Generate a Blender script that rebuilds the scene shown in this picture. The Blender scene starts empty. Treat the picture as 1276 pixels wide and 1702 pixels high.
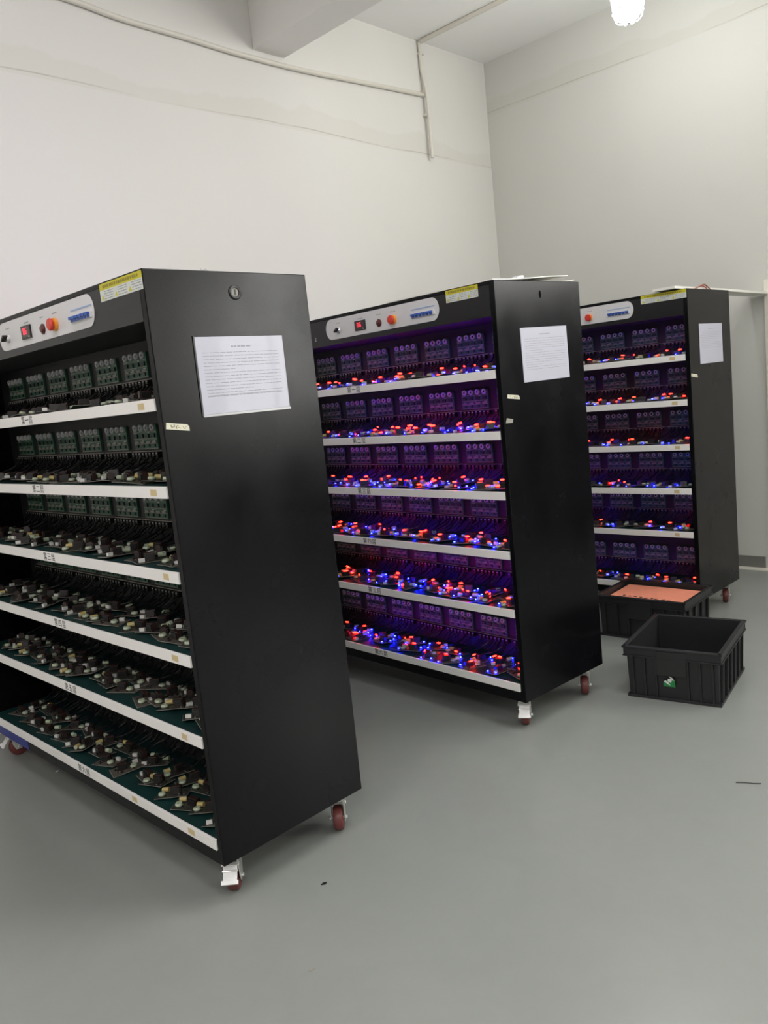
import bpy, bmesh, math, random
from mathutils import Vector, Matrix, Euler
R = random.Random(7)
scene = bpy.context.scene
col = scene.collection

# ------------------------------------------------------------------ materials
def mat(name, base, rough=0.5, metal=0.0, spec=0.5, noise=0.0, nscale=8.0, bump=0.0, bscale=60.0, emit=None, estr=0.0, coat=0.0, rnoise=0.0):
    m = bpy.data.materials.new(name); m.use_nodes = True
    nt = m.node_tree; b = nt.nodes['Principled BSDF']
    b.inputs['Base Color'].default_value = (*base, 1)
    b.inputs['Roughness'].default_value = rough
    b.inputs['Metallic'].default_value = metal
    b.inputs['Specular IOR Level'].default_value = spec
    b.inputs['Coat Weight'].default_value = coat
    tc = nt.nodes.new('ShaderNodeTexCoord')
    if noise > 0 or rnoise > 0:
        n = nt.nodes.new('ShaderNodeTexNoise'); n.inputs['Scale'].default_value = nscale; n.inputs['Detail'].default_value = 5
        nt.links.new(tc.outputs['Object'], n.inputs['Vector'])
    if noise > 0:
        r = nt.nodes.new('ShaderNodeMapRange')
        r.inputs['From Min'].default_value = .3; r.inputs['From Max'].default_value = .7
        r.inputs['To Min'].default_value = 1 - noise; r.inputs['To Max'].default_value = 1 + noise
        nt.links.new(n.outputs['Fac'], r.inputs['Value'])
        mx = nt.nodes.new('ShaderNodeMix'); mx.data_type = 'RGBA'; mx.blend_type = 'MULTIPLY'
        mx.inputs['Factor'].default_value = 1; mx.inputs['A'].default_value = (*base, 1)
        nt.links.new(r.outputs['Result'], mx.inputs['B'])
        nt.links.new(mx.outputs['Result'], b.inputs['Base Color'])
    if rnoise > 0:
        r2 = nt.nodes.new('ShaderNodeMapRange')
        r2.inputs['From Min'].default_value = .3; r2.inputs['From Max'].default_value = .7
        r2.inputs['To Min'].default_value = max(.02, rough - rnoise); r2.inputs['To Max'].default_value = rough + rnoise
        nt.links.new(n.outputs['Fac'], r2.inputs['Value']); nt.links.new(r2.outputs['Result'], b.inputs['Roughness'])
    if bump > 0:
        n2 = nt.nodes.new('ShaderNodeTexNoise'); n2.inputs['Scale'].default_value = bscale
        nt.links.new(tc.outputs['Object'], n2.inputs['Vector'])
        bp = nt.nodes.new('ShaderNodeBump'); bp.inputs['Strength'].default_value = bump; bp.inputs['Distance'].default_value = .01
        nt.links.new(n2.outputs['Fac'], bp.inputs['Height']); nt.links.new(bp.outputs['Normal'], b.inputs['Normal'])
    if emit:
        b.inputs['Emission Color'].default_value = (*emit, 1); b.inputs['Emission Strength'].default_value = estr
    return m

def srgb(r, g, b):
    f = lambda c: (c/255/12.92 if c/255 <= .04045 else ((c/255+.055)/1.055)**2.4)
    return (f(r), f(g), f(b))

M = {}
M['black'] = mat('black_powder_coat', (.0034, .0034, .0044), .25, spec=.17, noise=.15, nscale=4, rnoise=.055)
M['black_lit'] = mat('black_coat_lit', (.008, .008, .009), .35, spec=.45)  # the racks' own black, lightened and glossed so headers look better lit
M['black_in'] = mat('black_painted_sheet', (.009, .009, .010), .5)
M['strip'] = mat('white_pvc_strip', (.86, .85, .82), .4, noise=.03, nscale=5)
M['ink'] = mat('black_ink', (.03, .03, .035), .6)
M['stain'] = mat('yellow_tape', (.62, .50, .27), .5)
M['esd'] = mat('teal_esd_mat', (.003, .029, .027), .45, noise=.2, nscale=12)
M['pcb_green'] = mat('green_circuit_board', (.030, .105, .066), .4, noise=.3, nscale=40)
M['pcb_dark'] = mat('dark_circuit_board', (.032, .034, .029), .35, noise=.4, nscale=90)
M['pcb_edge'] = mat('fibreglass_edge', (.27, .255, .225), .5)
M['chip_g'] = mat('dark_green_component', (.016, .038, .028), .4)
M['pcb_tan'] = mat('grey_brown_circuit_board', (.085, .075, .062), .4, noise=.4, nscale=90)
M['chip'] = mat('black_component', (.010, .010, .010), .4)
M['brown'] = mat('brown_transformer', (.030, .014, .012), .45)
M['solder'] = mat('tin_solder', (.55, .56, .52), .3, metal=.7)
M['silver'] = mat('zinc_plate', (.70, .70, .68), .32, metal=.75)
M['capw'] = mat('pale_green_capacitor', (.40, .46, .33), .35)
M['capy'] = mat('yellow_capacitor', (.50, .40, .16), .35)
M['capg'] = mat('green_coil', (.16, .36, .19), .35)
M['term'] = mat('white_terminal', (.66, .66, .62), .3)
M['ring'] = mat('grey_socket_ring', (.58, .58, .60), .4)
M['cable'] = mat('black_cable', (.008, .008, .010), .4)
M['red_lamp'] = mat('red_light', (.5, .03, .02), .4, emit=(1, .0062, .0032), estr=58)
M['blue_lamp'] = mat('blue_light', (.02, .03, .5), .4, emit=(.0038, .0052, 1), estr=230)
M['panel_w'] = mat('pale_grey_panel', (.66, .66, .67), .35)
M['red'] = mat('red_plastic', (.62, .035, .02), .35)
M['orange'] = mat('orange_collar', (.80, .30, .04), .4)
M['maroon'] = mat('maroon_lens', (.09, .015, .015), .25)
M['blue_p'] = mat('blue_toggle', (.03, .10, .42), .4)
M['lblue'] = mat('pale_blue_print', (.30, .42, .62), .5)
M['digits'] = mat('red_digits', (.6, .03, .05), .4, emit=(1, .04, .08), estr=1.6)
M['glass_d'] = mat('dark_display', (.03, .012, .012), .15)
M['yellow'] = mat('yellow_label', (.55, .50, .02), .45)
M['dyellow'] = mat('dark_yellow_print', (.26, .22, .02), .5)
M['paper'] = mat('white_paper', (.45, .45, .53), .45, coat=.10)
M['print'] = mat('grey_print', (.30, .30, .33), .6)
M['tag'] = mat('cream_tape', (.62, .60, .47), .5)
M['tagink'] = mat('pencil_marks', (.20, .19, .13), .6)
M['clear'] = mat('clear_plastic', (.42, .42, .43), .2)
M['wheel'] = mat('maroon_wheel', (.13, .030, .028), .42, noise=.15, nscale=30)
M['bin'] = mat('black_plastic', (.014, .0145, .016), .42, noise=.1, nscale=10)
M['bingreen'] = mat('green_sticker', (.012, .20, .05), .45)
M['binwhite'] = mat('white_sticker', (.62, .66, .62), .5)
M['foam'] = mat('orange_foam', (.78, .27, .17), .7, noise=.05, nscale=20)
M['foamdark'] = mat('dark_grime', (.05, .03, .03), .8)
M['board_w'] = mat('white_foam_board', (.80, .79, .74), .5)
M['copper'] = mat('copper_brown_cord', (.30, .08, .035), .4)
M['pipe'] = mat('cream_pvc', (.68, .65, .58), .4)
M['bulb'] = mat('lamp_glass', (.9, .9, .9), .3, emit=(1, .995, .97), estr=70)
M['guard'] = mat('white_wire', (.80, .80, .80), .4)
M['base_g'] = mat('grey_baseboard', srgb(112, 111, 106), .5)
M['trim'] = mat('cream_trim', (.74, .71, .64), .4)
M['door'] = mat('door_paint', (.66, .63, .58), .45)
M['hole'] = mat('dark_slot', (.001, .001, .001), .9, spec=.1)
M['blocker'] = mat('dark_blocker', (.02, .02, .024), .5)
M['blue_strip'] = mat('blue_strip', (.010, .022, .22), .35)
M['speck'] = mat('white_scrap', (.75, .75, .73), .4)

# wall, ceiling and floor paint
def wall_mat(name, base, zcrack=None, seed=0.0):
    m = mat(name, base, .62, noise=.015, nscale=1.3, bump=.05, bscale=14)
    if zcrack is None: return m
    nt = m.node_tree; b = nt.nodes['Principled BSDF']; L = nt.links
    src = b.inputs['Base Color'].links[0].from_socket
    g = nt.nodes.new('ShaderNodeNewGeometry'); s = nt.nodes.new('ShaderNodeSeparateXYZ'); L.new(g.outputs['Position'], s.inputs[0])
    def math_(op, a, b_=None, clamp=False):
        n = nt.nodes.new('ShaderNodeMath'); n.operation = op; n.use_clamp = clamp
        for i, x in enumerate((a, b_)):
            if x is None: continue
            if isinstance(x, (int, float)): n.inputs[i].default_value = x
            else: L.new(x, n.inputs[i])
        return n.outputs[0]
    n1 = nt.nodes.new('ShaderNodeTexNoise'); n1.inputs['Scale'].default_value = 2.2; n1.inputs['Detail'].default_value = 6
    mp = nt.nodes.new('ShaderNodeMapping'); mp.inputs['Location'].default_value = (seed, seed*2, 0); mp.inputs['Scale'].default_value = (1, 1, .2)
    L.new(g.outputs['Position'], mp.inputs['Vector']); L.new(mp.outputs['Vector'], n1.inputs['Vector'])
    dz = math_('SUBTRACT', s.outputs['Z'], zcrack)
    top = math_('MULTIPLY', math_('SUBTRACT', n1.outputs['Fac'], .16), .30)
    inband = math_('MULTIPLY', math_('GREATER_THAN', dz, -.015), math_('MULTIPLY', math_('SUBTRACT', top, dz), 60, True))
    inband = math_('MINIMUM', math_('MAXIMUM', inband, 0), 1)
    n2 = nt.nodes.new('ShaderNodeTexNoise'); n2.inputs['Scale'].default_value = 1.1; n2.inputs['Detail'].default_value = 2
    L.new(mp.outputs['Vector'], n2.inputs['Vector'])
    wob = math_('MULTIPLY', math_('SUBTRACT', n2.outputs['Fac'], .5), .05)
    d = math_('ABSOLUTE', math_('SUBTRACT', dz, wob))
    crack = math_('SUBTRACT', 1, math_('MULTIPLY', d, 180), True)
    crack = math_('MULTIPLY', crack, math_('MULTIPLY', math_('SUBTRACT', n1.outputs['Fac'], .38), 5, True))
    m1 = nt.nodes.new('ShaderNodeMix'); m1.data_type = 'RGBA'; m1.blend_type = 'MULTIPLY'
    L.new(math_('MULTIPLY', inband, .9), m1.inputs['Factor']); L.new(src, m1.inputs['A']); m1.inputs['B'].default_value = (.955, .95, .925, 1)
    m2 = nt.nodes.new('ShaderNodeMix'); m2.data_type = 'RGBA'; m2.blend_type = 'MULTIPLY'
    L.new(math_('MULTIPLY', crack, .8), m2.inputs['Factor']); L.new(m1.outputs['Result'], m2.inputs['A']); m2.inputs['B'].default_value = (.62, .6, .54, 1)
    L.new(m2.outputs['Result'], b.inputs['Base Color'])
    return m
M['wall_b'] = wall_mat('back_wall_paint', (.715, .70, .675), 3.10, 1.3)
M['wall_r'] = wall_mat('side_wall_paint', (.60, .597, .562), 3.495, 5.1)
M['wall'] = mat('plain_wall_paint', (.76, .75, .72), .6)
M['ceil'] = mat('ceiling_paint', (.92, .92, .91), .65, noise=.01, nscale=1)
M['beam'] = mat('beam_paint', (.86, .845, .82), .65)
M['floor'] = mat('grey_epoxy', (.252, .268, .251), .27, noise=.0, nscale=.9)

def floor_wear(m):
    nt = m.node_tree; L = nt.links; b = nt.nodes['Principled BSDF']
    g = nt.nodes.new('ShaderNodeNewGeometry')
    n = nt.nodes.new('ShaderNodeTexNoise'); n.inputs['Scale'].default_value = 1.3; n.inputs['Detail'].default_value = 4; n.inputs['Roughness'].default_value = .55
    n2 = nt.nodes.new('ShaderNodeTexNoise'); n2.inputs['Scale'].default_value = 7; n2.inputs['Detail'].default_value = 6; n2.inputs['Distortion'].default_value = 1.2
    L.new(g.outputs['Position'], n.inputs['Vector']); L.new(g.outputs['Position'], n2.inputs['Vector'])
    a = nt.nodes.new('ShaderNodeMath'); a.operation = 'MULTIPLY_ADD'; L.new(n.outputs['Fac'], a.inputs[0]); a.inputs[1].default_value = .16; a.inputs[2].default_value = .885
    c = nt.nodes.new('ShaderNodeMath'); c.operation = 'MULTIPLY_ADD'; L.new(n2.outputs['Fac'], c.inputs[0]); c.inputs[1].default_value = .07; L.new(a.outputs[0], c.inputs[2])
    mx = nt.nodes.new('ShaderNodeMix'); mx.data_type = 'RGBA'; mx.blend_type = 'MULTIPLY'; mx.inputs['Factor'].default_value = 1
    mx.inputs['A'].default_value = b.inputs['Base Color'].default_value[:]; L.new(c.outputs[0], mx.inputs['B']); L.new(mx.outputs['Result'], b.inputs['Base Color'])
floor_wear(M['floor'])

# ------------------------------------------------------------------ mesh helpers
class MB:
    def __init__(s): s.v = []; s.f = []; s.m = []; s.mats = []
    def _mi(s, m):
        if m not in s.mats: s.mats.append(m)
        return s.mats.index(m)
    def add(s, vs, fs, m, T=None):
        o = len(s.v); mi = s._mi(m)
        for p in vs:
            p = Vector(p); s.v.append(T @ p if T is not None else p)
        for f in fs: s.f.append([o+i for i in f]); s.m.append(mi)
        return s
    def box(s, x0, x1, y0, y1, z0, z1, m, T=None):
        vs = [(x, y, z) for z in (z0, z1) for y in (y0, y1) for x in (x0, x1)]
        fs = [(0, 2, 3, 1), (4, 5, 7, 6), (0, 1, 5, 4), (2, 6, 7, 3), (0, 4, 6, 2), (1, 3, 7, 5)]
        return s.add(vs, fs, m, T)
    def cyl(s, c, axis, r0, r1, h, m, n=16, T=None, cap=True):
        c = Vector(c); a = Vector(axis).normalized()
        t = a.orthogonal().normalized(); b = a.cross(t)
        vs = [];
        for k, r in ((0, r0), (h, r1)):
            for i in range(n):
                w = 2*math.pi*i/n; vs.append(c + a*k + t*(r*math.cos(w)) + b*(r*math.sin(w)))
        fs = [(i, (i+1) % n, n+(i+1) % n, n+i) for i in range(n)]
        if cap: fs += [tuple(range(n-1, -1, -1)), tuple(range(n, 2*n))]
        return s.add(vs, fs, m, T)
    def lathe(s, prof, m, n=20, T=None):   # profile of (r, z) round the z axis
        vs = [(r*math.cos(2*math.pi*i/n), r*math.sin(2*math.pi*i/n), z) for r, z in prof for i in range(n)]
        fs = [(k*n+i, k*n+(i+1) % n, (k+1)*n+(i+1) % n, (k+1)*n+i) for k in range(len(prof)-1) for i in range(n)]
        return s.add(vs, fs, m, T)
    def tube(s, pts, r, m, n=8, closed=False, T=None):
        pts = [Vector(p) for p in pts]; N = len(pts); vs = []
        prev = None
        for i, p in enumerate(pts):
            d = (pts[(i+1) % N] - pts[i-1]) if closed else (pts[min(i+1, N-1)] - pts[max(i-1, 0)])
            d.normalize()
            t = d.orthogonal().normalized() if prev is None else (prev - d*prev.dot(d)).normalized()
            prev = t; b = d.cross(t)
            vs += [p + t*(r*math.cos(2*math.pi*j/n)) + b*(r*math.sin(2*math.pi*j/n)) for j in range(n)]
        K = N if closed else N-1
        fs = [(i*n+j, i*n+(j+1) % n, ((i+1) % N)*n+(j+1) % n, ((i+1) % N)*n+j) for i in range(K) for j in range(n)]
        if not closed: fs += [tuple(range(n-1, -1, -1)), tuple((N-1)*n+j for j in range(n))]
        return s.add(vs, fs, m, T)
    def prism(s, poly, h, m, T=None):      # polygon in xy, extruded along z by h
        n = len(poly)
        vs = [(x, y, 0) for x, y in poly] + [(x, y, h) for x, y in poly]
        fs = [tuple(range(n-1, -1, -1)), tuple(range(n, 2*n))] + [(i, (i+1) % n, n+(i+1) % n, n+i) for i in range(n)]
        return s.add(vs, fs, m, T)
    def mesh(s, name, smooth=False):
        me = bpy.data.meshes.new(name); me.from_pydata([tuple(v) for v in s.v], [], s.f)
        for m in s.mats: me.materials.append(m)
        me.polygons.foreach_set('material_index', s.m)
        bm = bmesh.new(); bm.from_mesh(me); bmesh.ops.recalc_face_normals(bm, faces=bm.faces); bm.to_mesh(me); bm.free()
        if smooth:
            me.polygons.foreach_set('use_smooth', [True]*len(me.polygons))
            try: me.set_sharp_from_angle(angle=math.radians(40))
            except Exception: pass
        me.update(); return me
    def build(s, name, parent=None, bevel=0.0, smooth=False, seg=2):
        o = bpy.data.objects.new(name, s.mesh(name, smooth)); col.objects.link(o)
        if parent is not None: o.parent = parent
        if bevel > 0:
            md = o.modifiers.new('edge', 'BEVEL'); md.width = bevel; md.segments = seg; md.limit_method = 'ANGLE'; md.angle_limit = math.radians(50)
        return o

def use(me, name, parent=None, loc=None, rot=None):
    o = bpy.data.objects.new(name, me); col.objects.link(o)
    if parent is not None: o.parent = parent
    if loc is not None: o.location = loc
    if rot is not None: o.rotation_euler = rot
    return o
def tag(o, label=None, cat=None, group=None, kind=None):
    if label: o['label'] = label
    if cat: o['category'] = cat
    if group: o['group'] = group
    if kind: o['kind'] = kind
    return o
def empty(name, loc=(0, 0, 0), rz=0.0, parent=None):
    o = bpy.data.objects.new(name, None); col.objects.link(o); o.empty_display_size = .05
    o.location = loc; o.rotation_euler = (0, 0, rz)
    if parent is not None: o.parent = parent
    return o
def structure(name, mb, **k):
    o = mb.build(name, **k); o['kind'] = 'structure'; return o

# text becomes a mesh; T takes text x (reading), y (up), z (out of the surface)
_dg = None
def text_mesh(body, size, m, depth=.0004, spacing=1.0):
    cu = bpy.data.curves.new('writing', 'FONT'); cu.body = body; cu.size = size; cu.extrude = depth
    cu.align_x = 'CENTER'; cu.align_y = 'CENTER'; cu.space_character = spacing; cu.resolution_u = 2
    o = bpy.data.objects.new('writing', cu); col.objects.link(o)
    dg = bpy.context.evaluated_depsgraph_get(); dg.update()
    me = bpy.data.meshes.new_from_object(o.evaluated_get(dg))
    bpy.data.objects.remove(o); bpy.data.curves.remove(cu)
    me.materials.clear(); me.materials.append(m)
    return me
def front(v, u, z):    # writing frame on a face looking towards -x : reading runs along -y
    return Matrix(((0, 0, -1, v), (-1, 0, 0, u), (0, 1, 0, z), (0, 0, 0, 1)))
def side(v, u, z, a=0.0):     # on a face looking towards -y : reading runs along +x
    c, s = math.cos(a), math.sin(a)
    return Matrix(((c, -s, 0, v), (0, 0, -1, u), (s, c, 0, z), (0, 0, 0, 1)))

# ------------------------------------------------------------------ camera (solved from the rack corners)
F, YAW, PITCH, ROLL = 1342.72, .7924, .1445, -.1011
CAM = Vector((-1.1144, -1.9239, 1.4190))
fw = Vector((math.cos(YAW)*math.cos(PITCH), math.sin(YAW)*math.cos(PITCH), -math.sin(PITCH)))
rt = Vector((math.sin(YAW), -math.cos(YAW), 0)); up = rt.cross(fw)
r_ = rt*math.cos(ROLL) + up*math.sin(ROLL); u_ = -rt*math.sin(ROLL) + up*math.cos(ROLL)
cd = bpy.data.cameras.new('camera'); cam = bpy.data.objects.new('camera', cd); col.objects.link(cam)
cd.sensor_fit = 'HORIZONTAL'; cd.sensor_width = 36; cd.lens = F/1276*36; cd.clip_start = .05; cd.clip_end = 60
mw = Matrix((r_, u_, -fw)).transposed().to_4x4(); mw.translation = CAM; cam.matrix_world = mw
scene.camera = cam

# ------------------------------------------------------------------ the room
XW, YW, ZC = 4.40, 2.069, 3.872
XL, YF = -4.2, -6.5
structure('floor', MB().box(XL, XW, YF, YW, -.1, 0, M['floor']))
structure('ceiling', MB().box(XL, XW, YF, YW, ZC, ZC+.1, M['ceil']))
structure('wall_back', MB().box(XL-.1, XW+.1, YW, YW+.1, -.1, ZC+.1, M['wall_b']))
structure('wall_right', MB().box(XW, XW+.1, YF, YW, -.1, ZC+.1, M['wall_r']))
structure('wall_left', MB().box(XL-.1, XL, YF, YW, -.1, ZC+.1, M['wall']))
structure('wall_front', MB().box(XL-.1, XW+.1, YF-.1, YF, -.1, ZC+.1, M['wall']))
structure('ceiling_beam', MB().box(2.128, 2.363, YF, YW, 3.495, ZC, M['beam']), bevel=.004)
structure('baseboard_right', MB().box(XW-.012, XW, .075, YW, .010, .0855, M['base_g']), bevel=.002)
structure('trim_1', MB().box(XW-.066, XW, -1.05, YW, 0, .010, M['trim']), bevel=.002)
dt = MB()
dt.box(XW-.022, XW, -.045, .028, .010, 1.89, M['trim']); dt.box(XW-.022, XW, -1.045, -.972, .010, 1.89, M['trim']); dt.box(XW-.022, XW, -.972, -.045, 1.817, 1.89, M['trim'])
structure('trim_2', dt, bevel=.003)
d1 = structure('door_1', MB().box(XW-.014, XW, -.970, -.047, .012, 1.815, M['door']))
dh = MB(); dh.cyl((XW-.014, -.12, .95), (-1, 0, 0), .024, .022, .008, M['silver']); dh.cyl((XW-.022, -.12, .95), (-1, 0, 0), .009, .009, .04, M['silver']); dh.cyl((XW-.055, -.112, .95), (0, -1, 0), .009, .008, .11, M['silver'])
dh.build('door_handle', d1, smooth=True)

# pipes on the back wall
def smooth_pts(pts, n=6):
    out = []
    P = [Vector(p) for p in pts]
    for i in range(len(P)-1):
        a, b, c, d = P[max(i-1, 0)], P[i], P[i+1], P[min(i+2, len(P)-1)]
        for k in range(n):
            t = k/n
            out.append(.5*((2*b) + (c-a)*t + (2*a-5*b+4*c-d)*t*t + (3*b-a-3*c+d)*t**3))
    out.append(P[-1]); return out
yp = YW-.016
hp = MB().tube(smooth_pts([(-2.5, yp, 3.55), (-.6, yp, 3.53), (.5, yp, 3.50), (.99, yp, 3.484), (1.28, yp, 3.459), (1.63, yp, 3.453), (2.03, yp, 3.441), (2.49, yp, 3.446), (3.02, yp, 3.473), (3.642, yp, 3.503)]), .0145, M['pipe'], 10)
hpo = hp.build('wall_pipe', smooth=True)
tag(hpo, 'long sagging cream pipe running across the wall under the ceiling beam', 'pipe')
ppo = empty('drop_pipe', (3.638, YW, 3.063))
pv = MB().tube([(0, -.040, .004), (-.002, -.040, .40), (-.004, -.040, .44), (-.012, -.020, .60), (-.012, -.018, ZC-3.063-.02)], .0135, M['pipe'], 10)
pvo = pv.build('vertical_pipe', ppo, smooth=True)
MB().tube([(-.012, -.03, ZC-3.063-.016), (-.006, -.6, ZC-3.063-.016), (0, -4.5, ZC-3.063-.016)], .016, M['pipe'], 10).build('ceiling_pipe', ppo, smooth=True)
for z in (.30, .46, .72): MB().box(-.024, .020, -.03, 0.0, z-.009, z+.009, M['pipe']).build('pipe_clip', ppo)
tag(ppo, 'cream pipe dropping down the back wall from the ceiling near the corner', 'pipe')

# caged lamp
LX, LY, LZ = 3.262, .281, 3.245
lamp = empty('caged_lamp', (LX, LY, ZC))
tag(lamp, 'glowing white lamp in a wire guard hanging from the ceiling', 'lamp')
zb0 = LZ-ZC
bl = MB().lathe([(.0, 0), (.032, .004), (.055, .016), (.068, .038), (.075, .07), (.082, .13), (.090, .19), (.093, .25), (.088, .29), (.06, .31), (.0, .312)], M['bulb'], 28)
b = bl.build('bulb', lamp, smooth=True); b.location = (0, 0, zb0+.008)
gd = MB()
prof = [(.0, -.008), (.040, -.004), (.064, .010), (.080, .042), (.088, .10), (.096, .17), (.102, .24), (.104, .33)]
for k in range(8):
    w = 2*math.pi*k/8
    gd.tube(smooth_pts([(r*math.cos(w), r*math.sin(w), z) for r, z in prof], 3), .0028, M['guard'], 6)
for r, z in ((.0815, .05), (.097, .18), (.1035, .30)):
    gd.tube([(r*math.cos(2*math.pi*i/24), r*math.sin(2*math.pi*i/24), z) for i in range(24)], .0028, M['guard'], 6, closed=True)
g = gd.build('wire_guard', lamp, smooth=True); g.location = (0, 0, zb0+.008)
hd = MB().lathe([(.0, .30), (.118, .30), (.122, .33), (.10, .37), (.05, .40), (.03, .43), (.014, .44), (.014, -zb0-.03), (.05, -zb0-.028), (.05, -zb0-.008)], M['guard'], 24)
h = hd.build('lamp_holder', lamp, smooth=True); h.location = (0, 0, zb0+.008)

# added ceiling fills out of view; the pink ones tint the back wall's left
def al(loc, power, size=.7, c=(1, .985, .95)):
    L = bpy.data.lights.new('fill_light', 'AREA'); L.energy = power; L.shape = 'RECTANGLE'; L.size = size; L.size_y = 1.2; L.color = c
    o = bpy.data.objects.new('fill_light', L); col.objects.link(o); o.location = loc
al((-.75, -.25, 3.82), 24, c=(1, .92, .95))
al((1.2, -1.3, 3.82), 40, c=(1, 1, .985))
al((-2.6, -3.4, 3.82), 92, c=(1, 1, .985))
al((-3.0, -1.0, 3.82), 26, c=(1, .84, .91))
# added, unseen: bright panels for the rack sheen and dark slabs to block it
def sheen_light(name, y0, y1, z0, z1, radiance, t=.06):  # added framed area light, makes the glow on the black end panels
    L = bpy.data.lights.new('sheen_area_light', 'AREA'); L.shape = 'RECTANGLE'; L.size = z1-z0-2*t; L.size_y = y1-y0-2*t
    L.energy = radiance*math.pi*L.size*L.size_y; L.color = (1, .99, .95)
    o = bpy.data.objects.new('sheen_area_light', L); col.objects.link(o)
    o.location = (XW-.03, (y0+y1)/2, (z0+z1)/2); o.rotation_euler = (0, math.radians(-90), math.radians(180))
    w = MB(); ym = (y0+y1)/2
    for a in ((y0, y1, z0, z0+t), (y0, y1, z1-t, z1), (y0, y0+t, z0, z1), (y1-t, y1, z0, z1), (ym-.03, ym+.03, z0, z1)): w.box(XW-.05, XW, *a, M['trim'])
    structure(name, w)
sheen_light('sheen_light_1', -6.1, -4.1, 1.28, 3.12, 19)
sheen_light('sheen_light_2', -3.3, -1.5, 2.12, 3.12, 14)
sd = MB()
for k in range(20): sd.box(XW-.03-.01*(k % 2), XW, -3.9, -1.2, .005+.1*k, .105+.1*k, M['blocker'])
structure('added_blocker', sd)  # added dark slats out of view, darken what the end panels reflect
structure('added_low_blocker', MB().box(XW-.02, XW, -6.49, -3.92, .005, 1.25, M['blocker']))  # added dark slab, keeps the lower end panels' reflection dark

# ------------------------------------------------------------------ racks
L_, D_, ZB, HT, VC = 1.80, .5493, .1286, 1.80, .270
SH = (1.467, 1.2313, .9935, .7540, .5150, .2045)
NUM = ('一', '二', '三', '四', '五', '六')
BU = [.1705+.2035*i for i in range(8)]

# shared meshes -----------------------------------------------------------
def socket_board_mesh(flat_rings):
    rr = random.Random(3); b = MB()
    b.box(-.008, 0, -.077, .077, -.083, -.001, M['pcb_green'])
    for k in range(4):
        y = -.057+.038*k
        b.box(-.013, -.008, y-.010, y+.010, -.044, -.031, M['chip_g'])
        b.box(-.011, -.008, y-.013, y+.013, -.062, -.056, M['pcb_edge'])
        b.box(-.012, -.008, y-.006, y+.004, -.076, -.066, M['chip_g'])
        for q in range(3):
            yy = y+rr.uniform(-.014, .014); zz = rr.choice((-.027, -.050, -.053))
            b.box(-.0105, -.008, yy-.0026, yy+.0026, zz-.001, zz+.001, M['solder'])
        if flat_rings:
            b.cyl((-.008, y, -.010), (-1, 0, 0), .0115, .0105, .006, M['ring'], 12); b.cyl((-.0141, y, -.010), (-1, 0, 0), .005, .005, .0006, M['chip'], 10)
    for z in (-.024, -.0475, -.064, -.081):
        b.box(-.0095, -.008, -.076, .076, z-.0009, z+.0009, M['pcb_edge'])
    return b.mesh('socket_board')
SB_FLAT, SB_PLAIN = socket_board_mesh(True), socket_board_mesh(False)
rb = MB(); rb.lathe([(.0052, 0), (.0118, 0), (.0118, .005), (.0100, .0072), (.0062, .0060), (.0052, .002)], M['ring'], 14, T=Matrix.Rotation(-math.pi/2, 4, 'Y'))
rb.cyl((-.001, 0, 0), (-1, 0, 0), .0054, .0054, .001, M['chip'], 10)
RING = rb.mesh('socket', True)
def harness_mesh(seed):
    rr = random.Random(seed); b = MB()
    b.box(-.010, 0, -.098, .098, -.0915, -.0885, M['pcb_edge'])
    for k in range(8):
        y = -.079+.0225*k
        b.box(-.020, -.001, y-.007, y+.007, -.112, -.0925, M['chip'])
        b.box(-.0206, -.0196, y-.005, y+.0035, -.0975, -.0955, M['ring'])  # pale bar painted on each black plug as its highlight
        b.tube(smooth_pts([(-.012, y, -.111), (-.02-rr.random()*.012, y+rr.uniform(-.01, .01), -.122), (-.05-rr.random()*.02, y+rr.uniform(-.02, .02), -.140), (-.085-rr.random()*.02, y+rr.uniform(-.03, .03), -.148)], 3), .0022, M['cable'], 5)
        if k % 2 == 0:
            y2 = y+rr.uniform(-.01, .01)
            b.tube(smooth_pts([(-.016, y2, -.105), (-.030, y2+.004, -.110), (-.036, y2+.010, -.122), (-.026, y2+.014, -.134)], 3), .0026, M['chip'], 5)
    return b.mesh('cable_harness', True)
HARN = [harness_mesh(s) for s in (1, 2, 3)]

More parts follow.
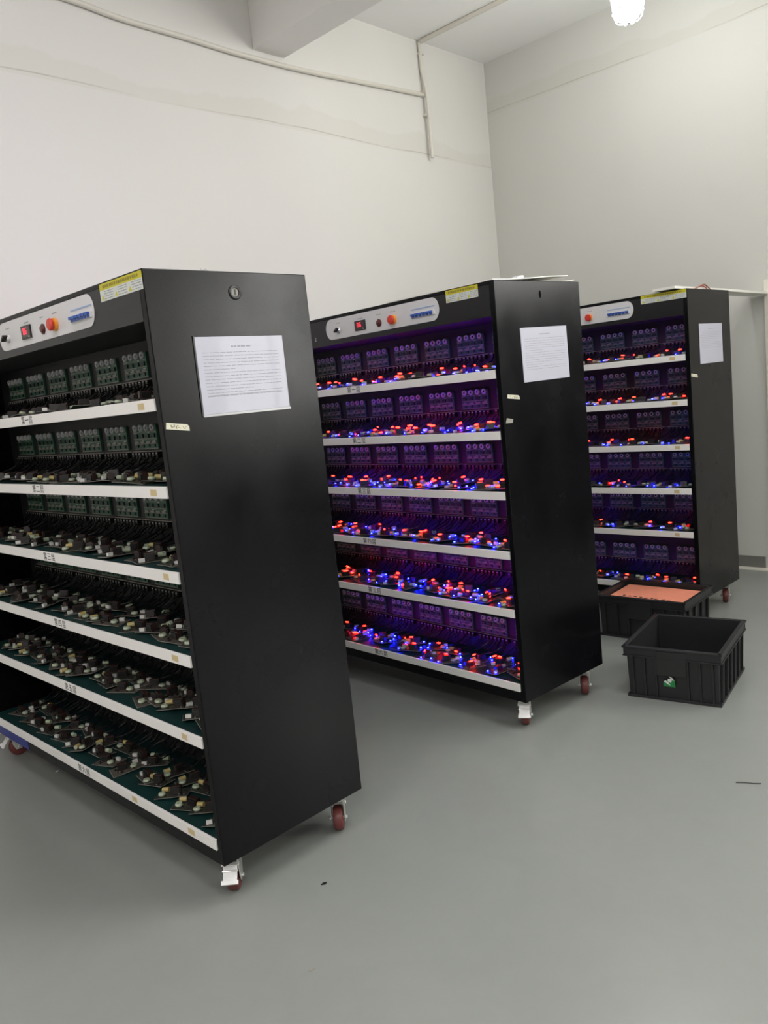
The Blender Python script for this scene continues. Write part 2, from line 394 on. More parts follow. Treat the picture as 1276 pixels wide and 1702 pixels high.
WHEEL_R = .041
def caster(parent, v, u, ang, pedal=True):
    c = empty('caster', (v, u, 0), ang, parent)
    f = MB()   # bracket; local +x is where the pedal points, wheel axle along y
    f.box(-.040, .040, -.034, .034, ZB-.006, ZB-.001, M['silver'])
    f.cyl((0, 0, ZB-.016), (0, 0, 1), .026, .030, .010, M['silver'], 18)
    f.box(-.030, .018, -.0235, .0235, ZB-.024, ZB-.016, M['silver'])
    for s in (-1, 1):
        T = Matrix.Translation((0, s*.0225-.0015, 0)) @ Matrix(((1, 0, 0, 0), (0, 0, 1, 0), (0, 1, 0, 0), (0, 0, 0, 1)))
        f.prism([(-.034, ZB-.018), (.022, ZB-.018), (.014, .055), (.004, .032), (-.020, .030), (-.026, .05)], .003, M['silver'], T)
    f.cyl((-.010, -.030, WHEEL_R), (0, 1, 0), .006, .006, .060, M['silver'], 10)
    f.build('caster_bracket', c, bevel=.001)
    w = MB()
    T = Matrix.Translation((-.010, 0, WHEEL_R)) @ Matrix.Rotation(math.pi/2, 4, 'X')
    w.lathe([(.010, -.0165), (.034, -.0165), (WHEEL_R-.002, -.014), (WHEEL_R, -.008), (WHEEL_R, .008), (WHEEL_R-.002, .014), (.034, .0165), (.010, .0165)], M['wheel'], 26, T)
    w.build('wheel', c, smooth=True)
    if pedal:
        p = MB()
        T = Matrix.Translation((.020, 0, ZB-.034)) @ Matrix.Rotation(math.radians(48), 4, 'Y')
        p.box(-.004, .052, -.021, .021, -.002, .002, M['guard'], T)
        p.box(.044, .056, -.025, .025, -.003, .006, M['guard'], T)
        p.box(-.006, .004, -.027, .027, -.004, .005, M['silver'], T)
        p.box(.016, .021, -.024, .024, .001, .004, M['silver'], T)
        p.build('brake_pedal', c, bevel=.001)
    return c

def seven_seg(ch, h, w, t, m, T, mb):
    segs = {'a': (-w/2, w/2, h/2-t, h/2), 'd': (-w/2, w/2, -h/2, -h/2+t), 'g': (-w/2, w/2, -t/2, t/2), 'f': (-w/2, -w/2+t, 0, h/2), 'b': (w/2-t, w/2, 0, h/2), 'e': (-w/2, -w/2+t, -h/2, 0), 'c': (w/2-t, w/2, -h/2, 0)}
    for k in {'0': 'abcdef', '6': 'acdefg', '8': 'abcdefg', '1': 'bc', '5': 'acdfg'}[ch]:
        x0, x1, y0, y1 = segs[k]; mb.box(x0, x1, y0, y1, 0, .0006, m, T)

def word_bars(mb, x0, x1, y, h, m, T, rr, z=.0003, lo=.004, hi=.016):
    x = x0
    while x < x1:
        w = min(rr.uniform(lo, hi), x1-x); mb.box(x, x+w, y-h/2, y+h/2, 0, z, m, T); x += w+rr.uniform(.0015, .004)

def make_rack(idx, loc, rz, label, lit, vis_rows, sticker, ctl, digits, wheels):
    rk = empty('test_rack', loc, rz)
    tag(rk, label, 'rack', 'black wheeled test racks')
    rr = random.Random(40+idx)
    # end panels, with the turned-in flange that shows on the front
    for (u0, u1) in ((0, .024), (L_-.024, L_)):
        o = MB().box(0, D_, u0, u1, ZB, HT, M['black']).build('end_panel', rk, bevel=.0025)
        if u0 == 0:
            if idx < 2:
                g = MB()
                if idx == 0:
                    g.lathe([(.011, 0), (.021, 0), (.021, .002), (.018, .0045), (.013, .004), (.011, 0)], M['chip'], 20, side(.2824, 0, 1.743)); g.cyl((.2824, .0005, 1.743), (0, -1, 0), .0125, .0125, .002, M['pcb_edge'], 16); g.box(.280, .2848, -.003, -.0014, 1.735, 1.751, M['chip'])
                else:
                    g.prism([(.0065*math.cos(w*.3927), .0145*math.sin(w*.3927)) for w in range(16)], .0012, M['hole'], side(.2789, .0002, 1.7475))
                g.build('panel_lock', o, smooth=True)
            t = MB()
            tv, tz = ((.044, 1.387), (.067, 1.357), (.044, 1.351))[idx]
            T = side(tv, -.0002, tz, -.16 if idx == 0 else -.12)
            hw, hh = ((.036, .0085), (.037, .0075), (.040, .008))[idx]
            t.prism([(-hw, -hh), (hw, -hh), (hw-.002, hh*.3), (hw-.008, hh), (-hw, hh)], .0006, M['tag'], T)
            for q in range(14):
                x = rr.uniform(-hw*.75, hw*.7); T2 = T @ Matrix.Translation((x, rr.uniform(-.3, .3)*hh, .0006)) @ Matrix.Rotation(rr.uniform(0, 3), 4, 'Z')
                t.box(-.004, .004, -.0006, .0006, 0, .0002, M['tagink'], T2)
            t.build('cream_tape_tag', o)['label'] = 'cream tape tag with scribbled pencil marks'
            if idx == 1:
                s = MB(); T = side(.030, -.0004, 1.268, -.1)
                s.prism([(-.022, -.010), (.018, -.008), (.022, .006), (-.016, .010)], .001, M['pcb_edge'], T)
                s.build('torn_tape', o)
    MB().box(0, D_, .024, L_-.024, HT-.014, HT, M['black']).build('top_panel', rk, bevel=.002)
    hdr = MB(); hdr.box(0, .016, .024, L_-.024, 1.668, HT-.014, M['black_lit']); hdr.box(.016, VC, .024, L_-.024, 1.668, 1.674, M['black_in'])
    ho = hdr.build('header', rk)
    hdr = MB(); hdr.box(D_-.016, D_, .024, L_-.024, 1.668, HT-.014, M['black']); hdr.box(VC+.010, D_-.016, .024, L_-.024, 1.668, 1.674, M['black_in'])
    hdr.build('header', rk)
    MB().box(VC, VC+.010, .024, L_-.024, ZB+.012, HT-.014, M['black_in']).build('centre_panel', rk)
    bf = MB(); bf.box(0.001, .016, .024, L_-.024, ZB, .1705, M['black']); bf.box(D_-.016, D_-.001, .024, L_-.024, ZB, .1705, M['black']); bf.box(.016, D_-.016, .024, L_-.024, ZB, ZB+.012, M['black_in'])
    bo = bf.build('base_frame', rk)
    if idx == 0:
        MB().box(0, .001, 1.40, L_-.03, ZB+.001, .169, M['blue_strip']).build('blue_strip', bo)['label'] = 'blue strip on the base rail'  # deep blue strip along the far end of the base rail
    # shelves
    for k, st in enumerate(SH):
        s = MB(); s.box(.004, VC, .024, L_-.024, st-.012, st-.004, M['esd']); s.box(VC+.010, D_-.004, .024, L_-.024, st-.012, st-.004, M['esd'])
        so = s.build('shelf', rk)
        e = MB().box(-.0035, .004, .0255, L_-.0255, st-.033, st, M['strip']).build('edge_strip', so, bevel=.001)
        MB().box(D_-.004, D_+.0035, .0255, L_-.0255, st-.033, st, M['strip']).build('edge_strip', so)
        if idx < 2:
            me = text_mesh('第'+NUM[k]+'层', .029, M['ink'], .0002, 1.25)
            o = use(me, 'shelf_number', so); o.matrix_local = front(-.0037, .872, st-.0170)
            o['label'] = 'printed shelf number reading 第%s层' % NUM[k]
        if idx == 0 or (idx == 2 and k in (0, 1, 2, 3, 4)):
            us = {0: [.095], 1: [.093], 2: [.090], 3: [.105], 4: [.115], 5: [.155, .50]}[k]
            for q, uu in enumerate(us):
                hw = rr.uniform(.014, .020)
                t = MB(); t.prism([(-hw, -.0085), (hw, -.0095), (hw*.95, .0085), (-hw*.9, .009)], .0004, M['stain'], front(-.0036, uu, st-.0165))
                t.build('tape_mark', so)['label'] = 'yellowed square of old tape'
        # boards along the centre panel
        for i, u in enumerate(BU):
            ringed = k in vis_rows and i < (8, 6, 4)[idx]
            o = use(SB_PLAIN if ringed else SB_FLAT, 'socket_board', rk, (VC, u, st+.166))
            if ringed:
                for q in range(4): use(RING, 'socket', o, (-.008, -.057+.038*q, -.010))
            use(HARN[(i+k) % 3], 'cable_harness', o)
    # control panel
    cu0, cu1 = ctl; zc = 1.7375; hh = .0465
    pts = []
    for w in range(-90, 91, 15): pts.append(((cu1-cu0)/2-hh*.82+hh*.82*math.cos(math.radians(w)), hh*math.sin(math.radians(w))))
    for w in range(90, 271, 15): pts.append((-(cu1-cu0)/2+hh*.82+hh*.82*math.cos(math.radians(w)), hh*math.sin(math.radians(w))))
    cm = (cu0+cu1)/2
    P = empty('control_panel', (0, cm, zc), 0, rk)
    F0 = front(0, 0, 0)
    MB().prism(pts, .002, M['panel_w'], F0).build('panel_plate', P, bevel=.0008)
    ks = MB(); T = front(-.002, .275, -.008)
    ks.lathe([(.0, .010), (.010, .010), (.0135, .006), (.0145, 0), (.0, 0)], M['silver'], 18, T)
    ks.box(-.0125, .0125, -.0035, .0035, .008, .024, M['chip'], T @ Matrix.Rotation(math.radians(35), 4, 'Z')); ks.build('key_switch', P, smooth=False)
    ds = MB(); T = front(-.002, .120, -.006); ds.box(-.036, .036, -.021, .021, 0, .005, M['chip'], T); ds.box(-.032, .032, -.017, .017, .005, .0055, M['glass_d'], T)
    do = ds.build('display', P, bevel=.0008)
    dg = MB(); T = front(-.0075, .120, -.006)
    for q, ch in enumerate(digits): seven_seg(ch, .020, .011, .0024, M['digits'], T @ Matrix.Translation((-.004+.0155*q-.008, .003, 0)), dg)
    dg.box(.020, .028, -.013, -.010, 0, .0004, M['term'], T @ Matrix.Rotation(-.5, 4, 'Z') @ Matrix.Translation((.003, .008, 0)))
    dg.build('display_digits', do)['label'] = 'red glowing digits'
    T = front(-.002, -.005, -.012)
    MB().lathe([(.0, .009), (.010, .008), (.0135, .003), (.0165, .0028), (.0165, 0)], M['maroon'], 20, T).build('indicator_lamp', P, smooth=True)
    st = MB(); T = front(-.002, -.098, -.010)
    st.lathe([(.0195, 0), (.0195, .009), (.0165, .010), (.0, .012)], M['orange'], 22, T); so_ = MB()
    so_.lathe([(.012, .011), (.012, .014), (.0180, .0145), (.0190, .019), (.0165, .0225), (.0, .0235)], M['red'], 22, T)
    so2 = st.build('stop_button', P, smooth=True); so_.build('button_head', so2, smooth=True)['label'] = 'red mushroom head'
    br = MB(); T = front(-.002, -.278, 0)
    br.box(-.067, .067, .0115, .0155, 0, .0012, M['lblue'], T); br.box(-.067, .067, -.0205, -.0045, 0, .006, M['panel_w'], T)
    for q in range(6): br.box(-.062+.0208*q, -.0455+.0208*q, -.013, -.005, .006, .014, M['blue_p'], T); br.box(-.062+.0208*q, -.0455+.0208*q, -.020, -.014, .006, .0075, M['blue_p'], T)
    br.build('breaker_row', P)
    pt = MB(); T = front(-.002, 0, 0)
    for (x0, x1) in ((-.29, -.26), (-.135, -.10), (-.008, .018), (.082, .115)): word_bars(pt, x0, x1, .024, .004, M['print'], T, rr, lo=.003, hi=.007)
    pt.build('panel_print', P)
    # warning sticker
    s0, s1, z0, z1 = sticker
    w, hgt = s1-s0, z1-z0; T = front(-.0002, (s0+s1)/2, (z0+z1)/2)
    sk = MB(); sk.box(-w/2, w/2, -hgt/2, hgt/2-hgt*.38, 0, .0008, M['binwhite'], T); sk.box(-w/2, w/2, hgt/2-hgt*.38, hgt/2, 0, .0008, M['yellow'], T)
    T2 = T @ Matrix.Translation((0, 0, .0008))
    word_bars(sk, -w*.42, w*.42, hgt*.31, hgt*.17, M['dyellow'], T2, rr, lo=.006, hi=.014)
    for q in range(3):
        x = -w/2+w*(.02+.33*q); zt = -hgt*.26
        sk.prism([(x+.001, zt-.007), (x+w*.075, zt-.007), (x+w*.0375+.001, zt+.006)], .0003, M['yellow'], T2)
        for y in (.03, -.10, -.24, -.38): word_bars(sk, x+w*.085, x+w*.30, hgt*y, hgt*.045, M['print'], T2, rr, lo=.004, hi=.012)
    sk.build('warning_sticker', rk)['label'] = 'yellow and white warning sticker'
    if idx == 1:
        me = text_mesh('E', .024, M['binwhite'], .0003); o = use(me, 'header_lettering', rk); o.matrix_local = front(-.0004, 1.118, 1.706)
    for (v, u, a, ped) in wheels: caster(rk, v, u, a, ped)
    return rk

RK = []
RK.append(make_rack(0, (0, 0, 0), 0, 'black wheeled test rack with all its boards dark and unlit', False, (0, 1), (.002, .235, 1.748, 1.7955), (.283, .995), '06',
    [(.062, .062, math.radians(225), True), (D_-.062, .062, math.radians(46), True), (.062, L_-.062, math.radians(170), True), (D_-.062, L_-.062, .4, True)]))
RK.append(make_rack(1, (1.4241, -.0544, 0), -.0591, 'black wheeled test rack glowing blue and red, between the unlit rack and the bins', True, (0, 1, 2), (.079, .248, 1.7493, 1.7965), (.290, 1.030), '06',
    [(.062, .062, math.radians(215), True), (D_-.062, .062, math.radians(38), True), (.062, L_-.062, 3.0, True), (D_-.062, L_-.062, .4, True)]))
RK.append(make_rack(2, (3.0695, -.0601, 0), .0102, 'black wheeled test rack with lit boards, standing behind the two black bins', True, (0, 1, 2, 5), (.005, .255, 1.7545, 1.7975), (.300, 1.030), '06',
    [(.062, .062, math.radians(215), True), (D_-.062, .062, math.radians(22), True), (.062, L_-.062, 3.0, True), (D_-.062, L_-.062, .4, True)]))
def on_rack(k, v, u, z):
    o = RK[k]; c, s = math.cos(o.rotation_euler.z), math.sin(o.rotation_euler.z)
    return Vector((o.location.x+v*c-u*s, o.location.y+v*s+u*c, z))

# ------------------------------------------------------------------ circuit boards lying on the shelves
BW, BH, BT = .055, .033, .0020      # half sizes
def board_mesh(seed):
    rr = random.Random(seed); b = MB()
    b.box(-BW, BW, -BH, BH, 0, BT*.55, M['pcb_edge']); b.box(-BW+.0012, BW-.0012, -BH+.0012, BH-.0012, BT*.6, BT, M['pcb_tan' if seed % 3 == 1 else 'pcb_dark'])
    for q in range(7):
        x, y = rr.uniform(-.04, .04), rr.uniform(-.022, .022); w, h = rr.uniform(.002, .006), rr.uniform(.002, .004)
        b.box(x-w, x+w, y-h, y+h, BT, BT+rr.uniform(.001, .005), M['chip'])
    for q in range(6):
        x, y = rr.uniform(-.044, .044), rr.uniform(-.026, .026); b.box(x-.002, x+.002, y-.001, y+.001, BT, BT+.0012, M['solder'])
    return b
def comp(kind, seed):
    rr = random.Random(seed); b = MB()
    if kind == 'transformer':
        b.box(-.014, .014, -.012, .012, 0, .020, M['chip']); b.box(-.0165, .0165, -.0075, .0075, .003, .024, M['brown']); b.box(-.0145, .0145, -.0125, .0125, .001, .004, M['brown'])
    elif kind == 'capacitor':
        b.cyl((-.011, 0, .0085), (1, 0, 0), .0082, .0082, .022, M[('capw', 'capw', 'capy')[seed % 3]], 12); b.cyl((.011, 0, .0085), (1, 0, 0), .0070, .0062, .0008, M['solder'], 12)
    elif kind == 'coil':
        b.lathe([(.004, .001), (.010, .001), (.0125, .005), (.010, .011), (.004, .011), (.0035, .006), (.004, .001)], M[('capg', 'capw')[seed % 2]], 14)
    elif kind == 'terminal':
        b.box(-.009, .009, -.0045, .0045, 0, .011, M['term']); b.box(-.0075, -.001, -.0046, -.0040, .002, .008, M['chip']); b.box(.001, .0075, -.0046, -.0040, .002, .008, M['chip'])
    return b
LAY = [ [('transformer', (.008, .004)), ('capacitor', (-.034, -.012)), ('terminal', (.036, .016))],
        [('transformer', (-.010, -.002)), ('capacitor', (.030, -.014)), ('coil', (.034, .012))],
        [('transformer', (.014, -.004)), ('coil', (-.022, .012)), ('terminal', (-.034, -.014))] ]
LOOK = ['with a black transformer and a lying capacitor', 'with a black transformer, a capacitor and a coil', 'with a black transformer, a coil and a white terminal']
# templates without lights, each part its own mesh
TPL = []
for i, lay in enumerate(LAY):
    TPL.append((board_mesh(20+i).mesh('circuit_board'), [(k, comp(k, i+n).mesh(k, True), (x, y, BT)) for n, (k, (x, y)) in enumerate(lay)]))
# one-mesh template for the far rack
FAR = []
for i, lay in enumerate(LAY):
    b = board_mesh(30+i)
    for n, (k, (x, y)) in enumerate(lay):
        c = comp(k, i+n); T = Matrix.Translation((x, y, BT))
        for f, mi in zip(c.f, c.m): b.add([c.v[j] for j in f], [tuple(range(len(f)))], c.mats[mi], T)
    FAR.append(b.mesh('circuit_board'))
rl = MB().lathe([(.0, -.010), (.0020, -.009), (.0031, -.005), (.0033, 0), (.0031, .005), (.0020, .009), (.0, .010)], M['red_lamp'], 8, Matrix.Rotation(math.pi/2, 4, 'Y')).mesh('red_light', True)
bl_ = MB().box(-.0034, .0034, -.0022, .0022, 0, .0032, M['blue_lamp']).mesh('blue_light')
ORD = ('top', 'second', 'third', 'fourth', 'fifth', 'bottom')
WHO = ('the unlit rack', 'the glowing middle rack', 'the lit rack behind the bins')

def lay_boards(k, shelf, n, rows, u0, u1, vs):
    st = SH[shelf]; count = 0
    per = n//rows
    for r in range(rows):
        for i in range(per + (1 if r < n - per*rows else 0)):
            u = u0 + (u1-u0)*(i+.5+R.uniform(-.28, .28)+(.25 if r % 2 else -.25))/per
            v = vs[r]+R.uniform(-.014, .014)
            u = min(max(u, .088), L_-.09)
            var = R.randrange(3); a = R.uniform(-.45, .75) + R.choice((0, 0, math.pi/2*.8))
            tx, ty = R.uniform(-.10, .16), R.uniform(-.08, .08)
            low = abs(tx)*BH+abs(ty)*BW
            loc = on_rack(k, v, u, st-.0042+low+.0006)
            rot = (tx, ty, RK[k].rotation_euler.z + a + math.pi/2)
            if k == 2:                       # the far rack: too many to be things of their own, gathered below
                far_add(FAR[var], Matrix.LocRotScale(loc, Euler(rot), None)); T = Matrix.LocRotScale(loc, Euler(rot), None)
            else:
                o = use(TPL[var][0], 'circuit_board', None, loc, rot)
                for nm, me, p in TPL[var][1]: use(me, nm, o, p, (0, 0, R.uniform(-.4, .4)))
                if k == 0:
                    w = ('capacitor and terminal', 'capacitor and coil', 'coil and terminal')[var]
                    tag(o, 'unlit circuit board with %s, on the %s shelf of the unlit rack' % (w, ORD[shelf]), 'circuit board', 'boards with %s on the %s shelf of the unlit rack' % (w, ORD[shelf]))
                else: tag(o, 'lit circuit board in the pile on the %s shelf of %s' % (ORD[shelf], WHO[k]), 'circuit board', 'boards on the %s shelf of %s' % (ORD[shelf], WHO[k]))
            if k:
                nb, nr = R.choice((1, 2, 2, 3)), R.choice((1, 1, 2))
                if k == 2: nb = R.choice((1, 1, 2)); nr = R.choice((1, 1, 0))
                spots = [(-.046, -.024), (.046, .026), (.044, -.026), (-.044, .024)]; R.shuffle(spots)
                for q in range(nb):
                    p = Vector((*spots[q], BT+.0035)); w = R.uniform(0, 3)
                    if k == 2: far_add(bl_, T @ Matrix.LocRotScale(p, Euler((0, 0, w)), None))
                    else: use(bl_, 'blue_light', o, p, (0, 0, w))
                for q in range(nr):
                    p = Vector((R.uniform(-.02, .03), R.uniform(-.020, .020), BT+R.choice((.010, .027, .027)))); w = R.uniform(-.5, .5)
                    if k == 2: far_add(rl, T @ Matrix.LocRotScale(p, Euler((0, 0, w)), None))
                    else: use(rl, 'red_light', o, p, (0, 0, w))
far = MB()
def far_add(me, T):
    for p in me.polygons: far.add([me.vertices[i].co for i in p.vertices], [tuple(range(len(p.vertices)))], me.materials[p.material_index], T)
for s in range(6):
    lay_boards(0, s, 32, 2, .05, 1.71, (.080, .160))
    lay_boards(1, s, 20, 2, .05, 1.30, (.070, .150))
    lay_boards(2, s, 13, 1, .05, 1.0, (.085,))
o = far.build('circuit_board_pile')
tag(o, 'piles of lit circuit boards filling the six shelves of the rack behind the bins', 'circuit boards', kind='stuff')

# ------------------------------------------------------------------ papers on the end panels
def notice(k, v, z, a, label):
    rr = random.Random(60+k)
    o = empty('notice_sheet', on_rack(k, v, -.0002, z), RK[k].rotation_euler.z)
    T = side(0, 0, 0, a); W, H2 = .151, .1055
    MB().box(-W, W, -H2, H2, .0, .0035, M['paper'], T).build('paper', o, bevel=.0008)
    p = MB(); T2 = T @ Matrix.Translation((0, 0, .0035))
    word_bars(p, -.035, .035, .078, .004, M['print'], T2, rr, .0002)
    for q in range(14 if k < 2 else 10):
        y = .062-.0092*q; x1 = .130 if q not in (5, 11) else rr.uniform(-.04, .08)
        word_bars(p, -.132, x1, y, .0016, M['print'], T2, rr, .0002, .005, .03)
    if k == 0: p.box(-.130, .125, -.056, -.0545, 0, .0002, M['print'], T2)
    p.build('printed_text', o)
    if k == 0:
        c = MB(); c.box(-W-.004, -W, -H2-.004, H2+.004, 0, .0025, M['chip'], T); c.box(-W, W+.004, -H2-.006, -H2, 0, .003, M['clear'], T)  # black strip paints the shadowed gap beside the sleeve; clear lip below
        c.build('sleeve_edge_shade', o)
    tag(o, label, 'paper', 'printed notices on the rack ends')
notice(0, .279, 1.5155, -.004, 'white printed notice in a plastic sleeve taped to the unlit rack')
notice(1, .286, 1.5145, .014, 'white printed notice taped to the end of the glowing middle rack')
notice(2, .272, 1.5130, .004, 'white printed notice taped to the end of the rack behind the bins')

# ------------------------------------------------------------------ sheets and scraps lying on top of the racks
def sheet(k, pts, u0, u1, th, name, label, cat, m):
    # a thin sheet whose section (v, z) is given, running along u
    o = empty(name, on_rack(k, 0, 0, HT), RK[k].rotation_euler.z)
    return o
def bent_board(k, prof, u0, u1, th, m):
    b = MB(); n = len(prof)
    vs = []
    for u in (u0, u1):
        vs += [(v, u, z) for v, z in prof] + [(v, u, z+th) for v, z in prof]
    fs = []
    for i in range(n-1):
        fs += [(i, i+1, n+i+1, n+i), (2*n+i, 3*n+i, 3*n+i+1, 2*n+i+1), (i, 2*n+i, 2*n+i+1, i+1), (n+i, n+i+1, 3*n+i+1, 3*n+i)]
    fs += [(0, n, 3*n, 2*n), (n-1, 3*n-1, 4*n-1, 2*n-1)]
    return b.add(vs, fs, m)
def place(k, o):
    o.location = (RK[k].location.x, RK[k].location.y, HT); o.rotation_euler = (0, 0, RK[k].rotation_euler.z)
o = bent_board(1, [(0, .0002), (.10, .0022), (.22, .008), (.36, .018), (.48, .022)], .003, .60, .004, M['board_w']).build('foam_sheet'); place(1, o)
tag(o, 'thin white sheet with a lifted edge lying on the glowing middle rack', 'sheet')
o = bent_board(1, [(.34, .0002), (.44, .0006), (.52, .0060), (.545, .0095)], .02, .5, .003, M['board_w']).build('foam_sheet'); place(1, o)
tag(o, 'small white sheet end poking out under the lifted sheet', 'sheet')
o = MB().prism([(0, 0), (.05, .004), (.046, .012), (.02, .010)], .03, M['ring'], Matrix.Translation((.175, .06, .0135)) @ Matrix.Rotation(math.pi/2, 4, 'X')).build('plastic_scrap'); place(1, o)
tag(o, 'small grey scrap lying on the white sheet over the middle rack', 'scrap')
ro = RK[2]
o = bent_board(2, [(-.035, .0062), (.3, .0058), (.60, .0056), (.95, .0028), (1.318, .0010)], .05, .17, .013, M['board_w']).build('foam_board'); place(2, o)
tag(o, 'long white board bridging from the far rack top to the wall', 'board')
o = bent_board(2, [(.30, .0002), (.60, -.0070), (.66, -.0072), (.95, -.0020), (1.312, -.0030)], .045, .40, .0028, M['board_w']).build('foam_board')
bpy.data.objects.remove(o)
o = empty('cord_loop', on_rack(2, .27, .028, HT), ro.rotation_euler.z)
MB().tube(smooth_pts([(-.115, 0, .003), (-.06, 0, .016), (.0, 0, .029), (.03, .004, .031), (.06, .004, .022), (.11, .004, .003)], 4), .0032, M['copper'], 7).build('cord', o, smooth=True)
MB().tube(smooth_pts([(-.10, .012, .003), (-.02, .012, .020), (.03, .012, .024), (.10, .012, .003)], 4), .0028, M['red'], 7).build('cord', o, smooth=True)
tag(o, 'arched copper red cord on top of the rack behind the bins', 'cord')
b = MB(); rr = random.Random(5)
T = Matrix.Translation((.228, .05, .0)) @ Matrix.Scale(.7, 4)
b.prism([(-.028, -.012), (-.020, .016), (-.016, .004), (.004, .010), (.028, -.010)], .002, M['clear'], T @ Matrix.Rotation(math.radians(80), 4, 'X') @ Matrix.Translation((0, .012, 0)))
b.prism([(-.024, 0), (.026, 0), (.020, .03), (-.018, .026)], .002, M['clear'], T)
o = b.build('plastic_scrap'); place(0, o)
tag(o, 'crumpled clear plastic scrap on top of the unlit rack', 'scrap')

# ------------------------------------------------------------------ plastic bins
def bin_parts(root, lx, ly, h, ribs_x, ribs_y):
    t = .004; dr = .966
    def ring(mb, k0, z0, k1, z1, off):
        a0, b0, a1, b1 = lx/2*k0-off, ly/2*k0-off, lx/2*k1-off, ly/2*k1-off
        vs = [(-a0, -b0, z0), (a0, -b0, z0), (a0, b0, z0), (-a0, b0, z0), (-a1, -b1, z1), (a1, -b1, z1), (a1, b1, z1), (-a1, b1, z1)]
        return vs
    b = MB(); IN = .012
    o_ = ring(b, dr, 0, 1, h, IN); i_ = ring(b, dr, t, 1, h, IN+t)
    b.add(o_ + i_, [(3, 2, 1, 0), (0, 1, 5, 4), (1, 2, 6, 5), (2, 3, 7, 6), (3, 0, 4, 7), (8, 9, 10, 11), (8, 12, 13, 9), (9, 13, 14, 10), (10, 14, 15, 11), (11, 15, 12, 8), (4, 5, 13, 12), (5, 6, 14, 13), (6, 7, 15, 14), (7, 4, 12, 15)], M['bin'])
    def rib(x0, x1, y0, y1, z0, z1): b.box(x0, x1, y0, y1, z0, z1, M['bin'])
    sx, sy = lx/2, ly/2
    for s in (-1, 1):
        for y in ribs_y:   # upright ribs on the faces looking along x
            k = .985; b.add([(s*(sx*dr-IN+.000), y-.004, .012), (s*(sx*dr-.001), y-.004, .012), (s*(sx*dr-.001), y+.004, .012), (s*(sx*dr-IN), y+.004, .012), (s*(sx-IN), y-.004, h-.04), (s*(sx-.001), y-.004, h-.04), (s*(sx-.001), y+.004, h-.04), (s*(sx-IN), y+.004, h-.04)], [(0, 1, 2, 3), (4, 5, 6, 7), (0, 1, 5, 4), (1, 2, 6, 5), (2, 3, 7, 6), (3, 0, 4, 7)], M['bin'])
        for x in ribs_x:
            b.add([(x-.005, s*(sy*dr-IN), .012), (x-.005, s*(sy*dr-.001), .012), (x+.005, s*(sy*dr-.001), .012), (x+.005, s*(sy*dr-IN), .012), (x-.005, s*(sy-IN), h-.04), (x-.005, s*(sy-.001), h-.04), (x+.005, s*(sy-.001), h-.04), (x+.005, s*(sy-IN), h-.04)], [(0, 1, 2, 3), (4, 5, 6, 7), (0, 1, 5, 4), (1, 2, 6, 5), (2, 3, 7, 6), (3, 0, 4, 7)], M['bin'])
    # foot band
    for s in (-1, 1):
        b.box(-sx*dr+.002, sx*dr-.002, s*(sy*dr-.007)-.006, s*(sy*dr-.007)+.006, .0, .012, M['bin']); b.box(s*(sx*dr-.007)-.006, s*(sx*dr-.007)+.006, -sy*dr+.002, sy*dr-.002, .0, .012, M['bin'])
    b.build('body', root, bevel=.001)
    r = MB()
    for z0, z1, e in ((h-.045, h-.040, .002), (h-.008, h, .004)):
        for s in (-1, 1):
            r.box(-sx-e, sx+e, s*sy-(.013 if s > 0 else -.0) - (0 if s > 0 else e), s*sy+(e if s > 0 else .013), z0, z1, M['bin'])
            r.box(s*sx-(.013 if s > 0 else e), s*sx+(e if s > 0 else .013), -sy, sy, z0, z1, M['bin'])
    for s in (-1, 1):
        r.box(-sx+.001, sx-.001, s*(sy-.006)-.0035, s*(sy-.006)+.0035, h-.04, h-.008, M['bin']); r.box(s*(sx-.006)-.0035, s*(sx-.006)+.0035, -sy+.001, sy-.001, h-.04, h-.008, M['bin'])
    r.build('rim', root, bevel=.0012)
    for s in (-1, 1): MB().box(s*(sx-.004)-.006, s*(sx-.004)+.006, -.062, .062, h*.50, h-.012, M['bin']).build('grip_plate', root, bevel=.0015)
b1 = empty('plastic_bin', (2.2446, -.3498, 0), .1794)
bin_parts(b1, .5008, .4068, .2336, [-.20, -.12, -.04, .04, .12, .20], [-.165, -.115, -.066, .066, .115, .165])
T = front(-.5008/2*.985+.0005, .012, .086)
s = MB(); s.prism([(-.024, -.018), (.026, -.018), (.024, .010), (.016, .018), (.004, .010), (-.010, .006), (-.022, .004)], .0012, M['bingreen'], T)
for pts in ([(-.022, .004), (-.004, -.008), (.006, -.012), (-.002, .000), (-.014, .008)], [(-.006, .006), (.008, .000), (.012, .012), (.022, .012), (.012, .024), (.000, .028), (.008, .018), (-.004, .016)]):
    s.prism(pts, .0016, M['binwhite'], T)
s.build('torn_sticker', b1)['label'] = 'torn green and white sticker'
tag(b1, 'empty black plastic bin with a torn green sticker, on the open floor', 'bin', 'black plastic bins')
b2 = empty('plastic_bin', (2.8655, .1080, 0), .045)
bin_parts(b2, .375, .4925, .2290, [-.13, -.045, .045, .13], [-.2, -.13, -.066, .066, .13, .2])
tag(b2, 'black plastic bin holding an orange sheet, tucked before the far rack', 'bin', 'black plastic bins')
o = empty('foam_sheet', (2.905, .118, .196), .02)
f = MB(); T = Matrix.Rotation(-.03, 4, 'Y')
f.box(-.112, .112, -.205, .210, -.006, .006, M['foam'], T)
f.build('sheet', o, bevel=.002)
f = MB(); rr = random.Random(9)
for q in range(9):
    f.prism([(0, 0), (.014, -.004), (.020, .008), (.006, .013), (-.004, .006)], .0005, M['foamdark'], T @ Matrix.Translation((-.10+rr.uniform(-.006, .010), .13-.032*q+rr.uniform(-.006, .006), .006)) @ Matrix.Rotation(rr.uniform(0, 3), 4, 'Z'))
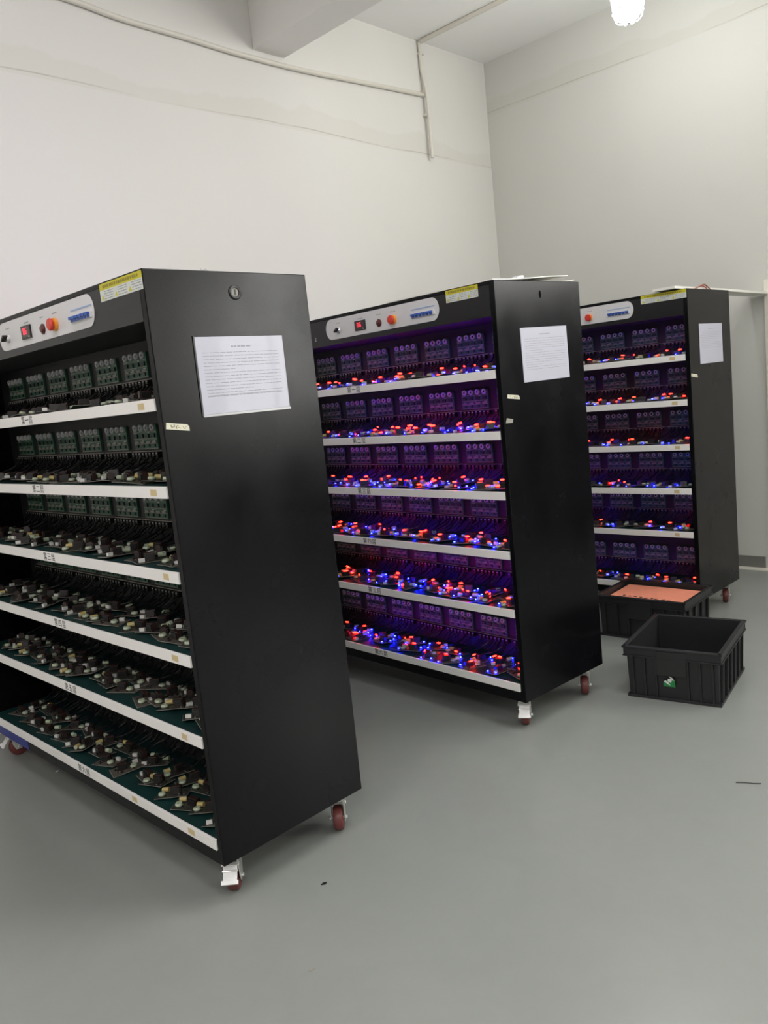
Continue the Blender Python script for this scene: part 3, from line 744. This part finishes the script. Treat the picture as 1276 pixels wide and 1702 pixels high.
f.build('dark_marks', o)
tag(o, 'orange sheet with dark smudges lying in the black bin', 'sheet')
f = MB(); f.box(-.13, .13, -.20, .20, .006, .185, M['bin']); o = f.build('packed_carton', None, bevel=.004); o.location = (2.885, .112, 0); o.rotation_euler = (0, 0, .045)
tag(o, 'black packing under the orange sheet in the bin', 'packing')

# ------------------------------------------------------------------ litter on the floor
o = MB().tube(smooth_pts([(-.018, .036, .0022), (-.004, .010, .003), (.006, -.012, .002), (.018, -.034, .0022)], 4), .0016, M['cable'], 6).build('wire_offcut', smooth=True); o.location = (1.483, -.903, 0)
tag(o, 'short thin black wire lying on the grey floor', 'wire')
o = MB().prism([(-.010, -.002), (.004, -.006), (.011, .002), (.000, .006)], .002, M['chip']).build('debris_chip'); o.location = (.2414, -.1359, .0); o.rotation_euler = (0, 0, -.4)
tag(o, 'small black chip on the floor by the unlit rack', 'debris')
o = MB().prism([(-.009, -.004), (.004, -.005), (.009, .004), (-.002, .006)], .0015, M['speck']).build('paper_scrap'); o.location = (.093, 1.394, 0)
tag(o, 'small white scrap on the floor under the unlit rack', 'scrap')
o = MB().prism([(-.008, -.003), (.006, -.004), (.007, .004), (-.002, .005)], .0012, M['pcb_edge']).build('paper_scrap'); o.location = (-.0197, -.3877, 0)
tag(o, 'small brownish scrap on the open floor', 'scrap')

# ------------------------------------------------------------------ world and view
w = bpy.data.worlds.new('world'); scene.world = w; w.use_nodes = True
w.node_tree.nodes['Background'].inputs['Color'].default_value = (.5, .5, .5, 1); w.node_tree.nodes['Background'].inputs['Strength'].default_value = .0
vs = scene.view_settings; vs.view_transform = 'Standard'; vs.look = 'None'; vs.gamma = 1.0; vs.use_curve_mapping = False; vs.exposure = -0.14
scene.display_settings.display_device = 'sRGB'
cy = scene.cycles
cy.use_denoising = True
cy.max_bounces = 8; cy.diffuse_bounces = 5; cy.glossy_bounces = 3
cy.sample_clamp_indirect = 4.0; cy.sample_clamp_direct = 0
cy.caustics_reflective = False; cy.caustics_refractive = False
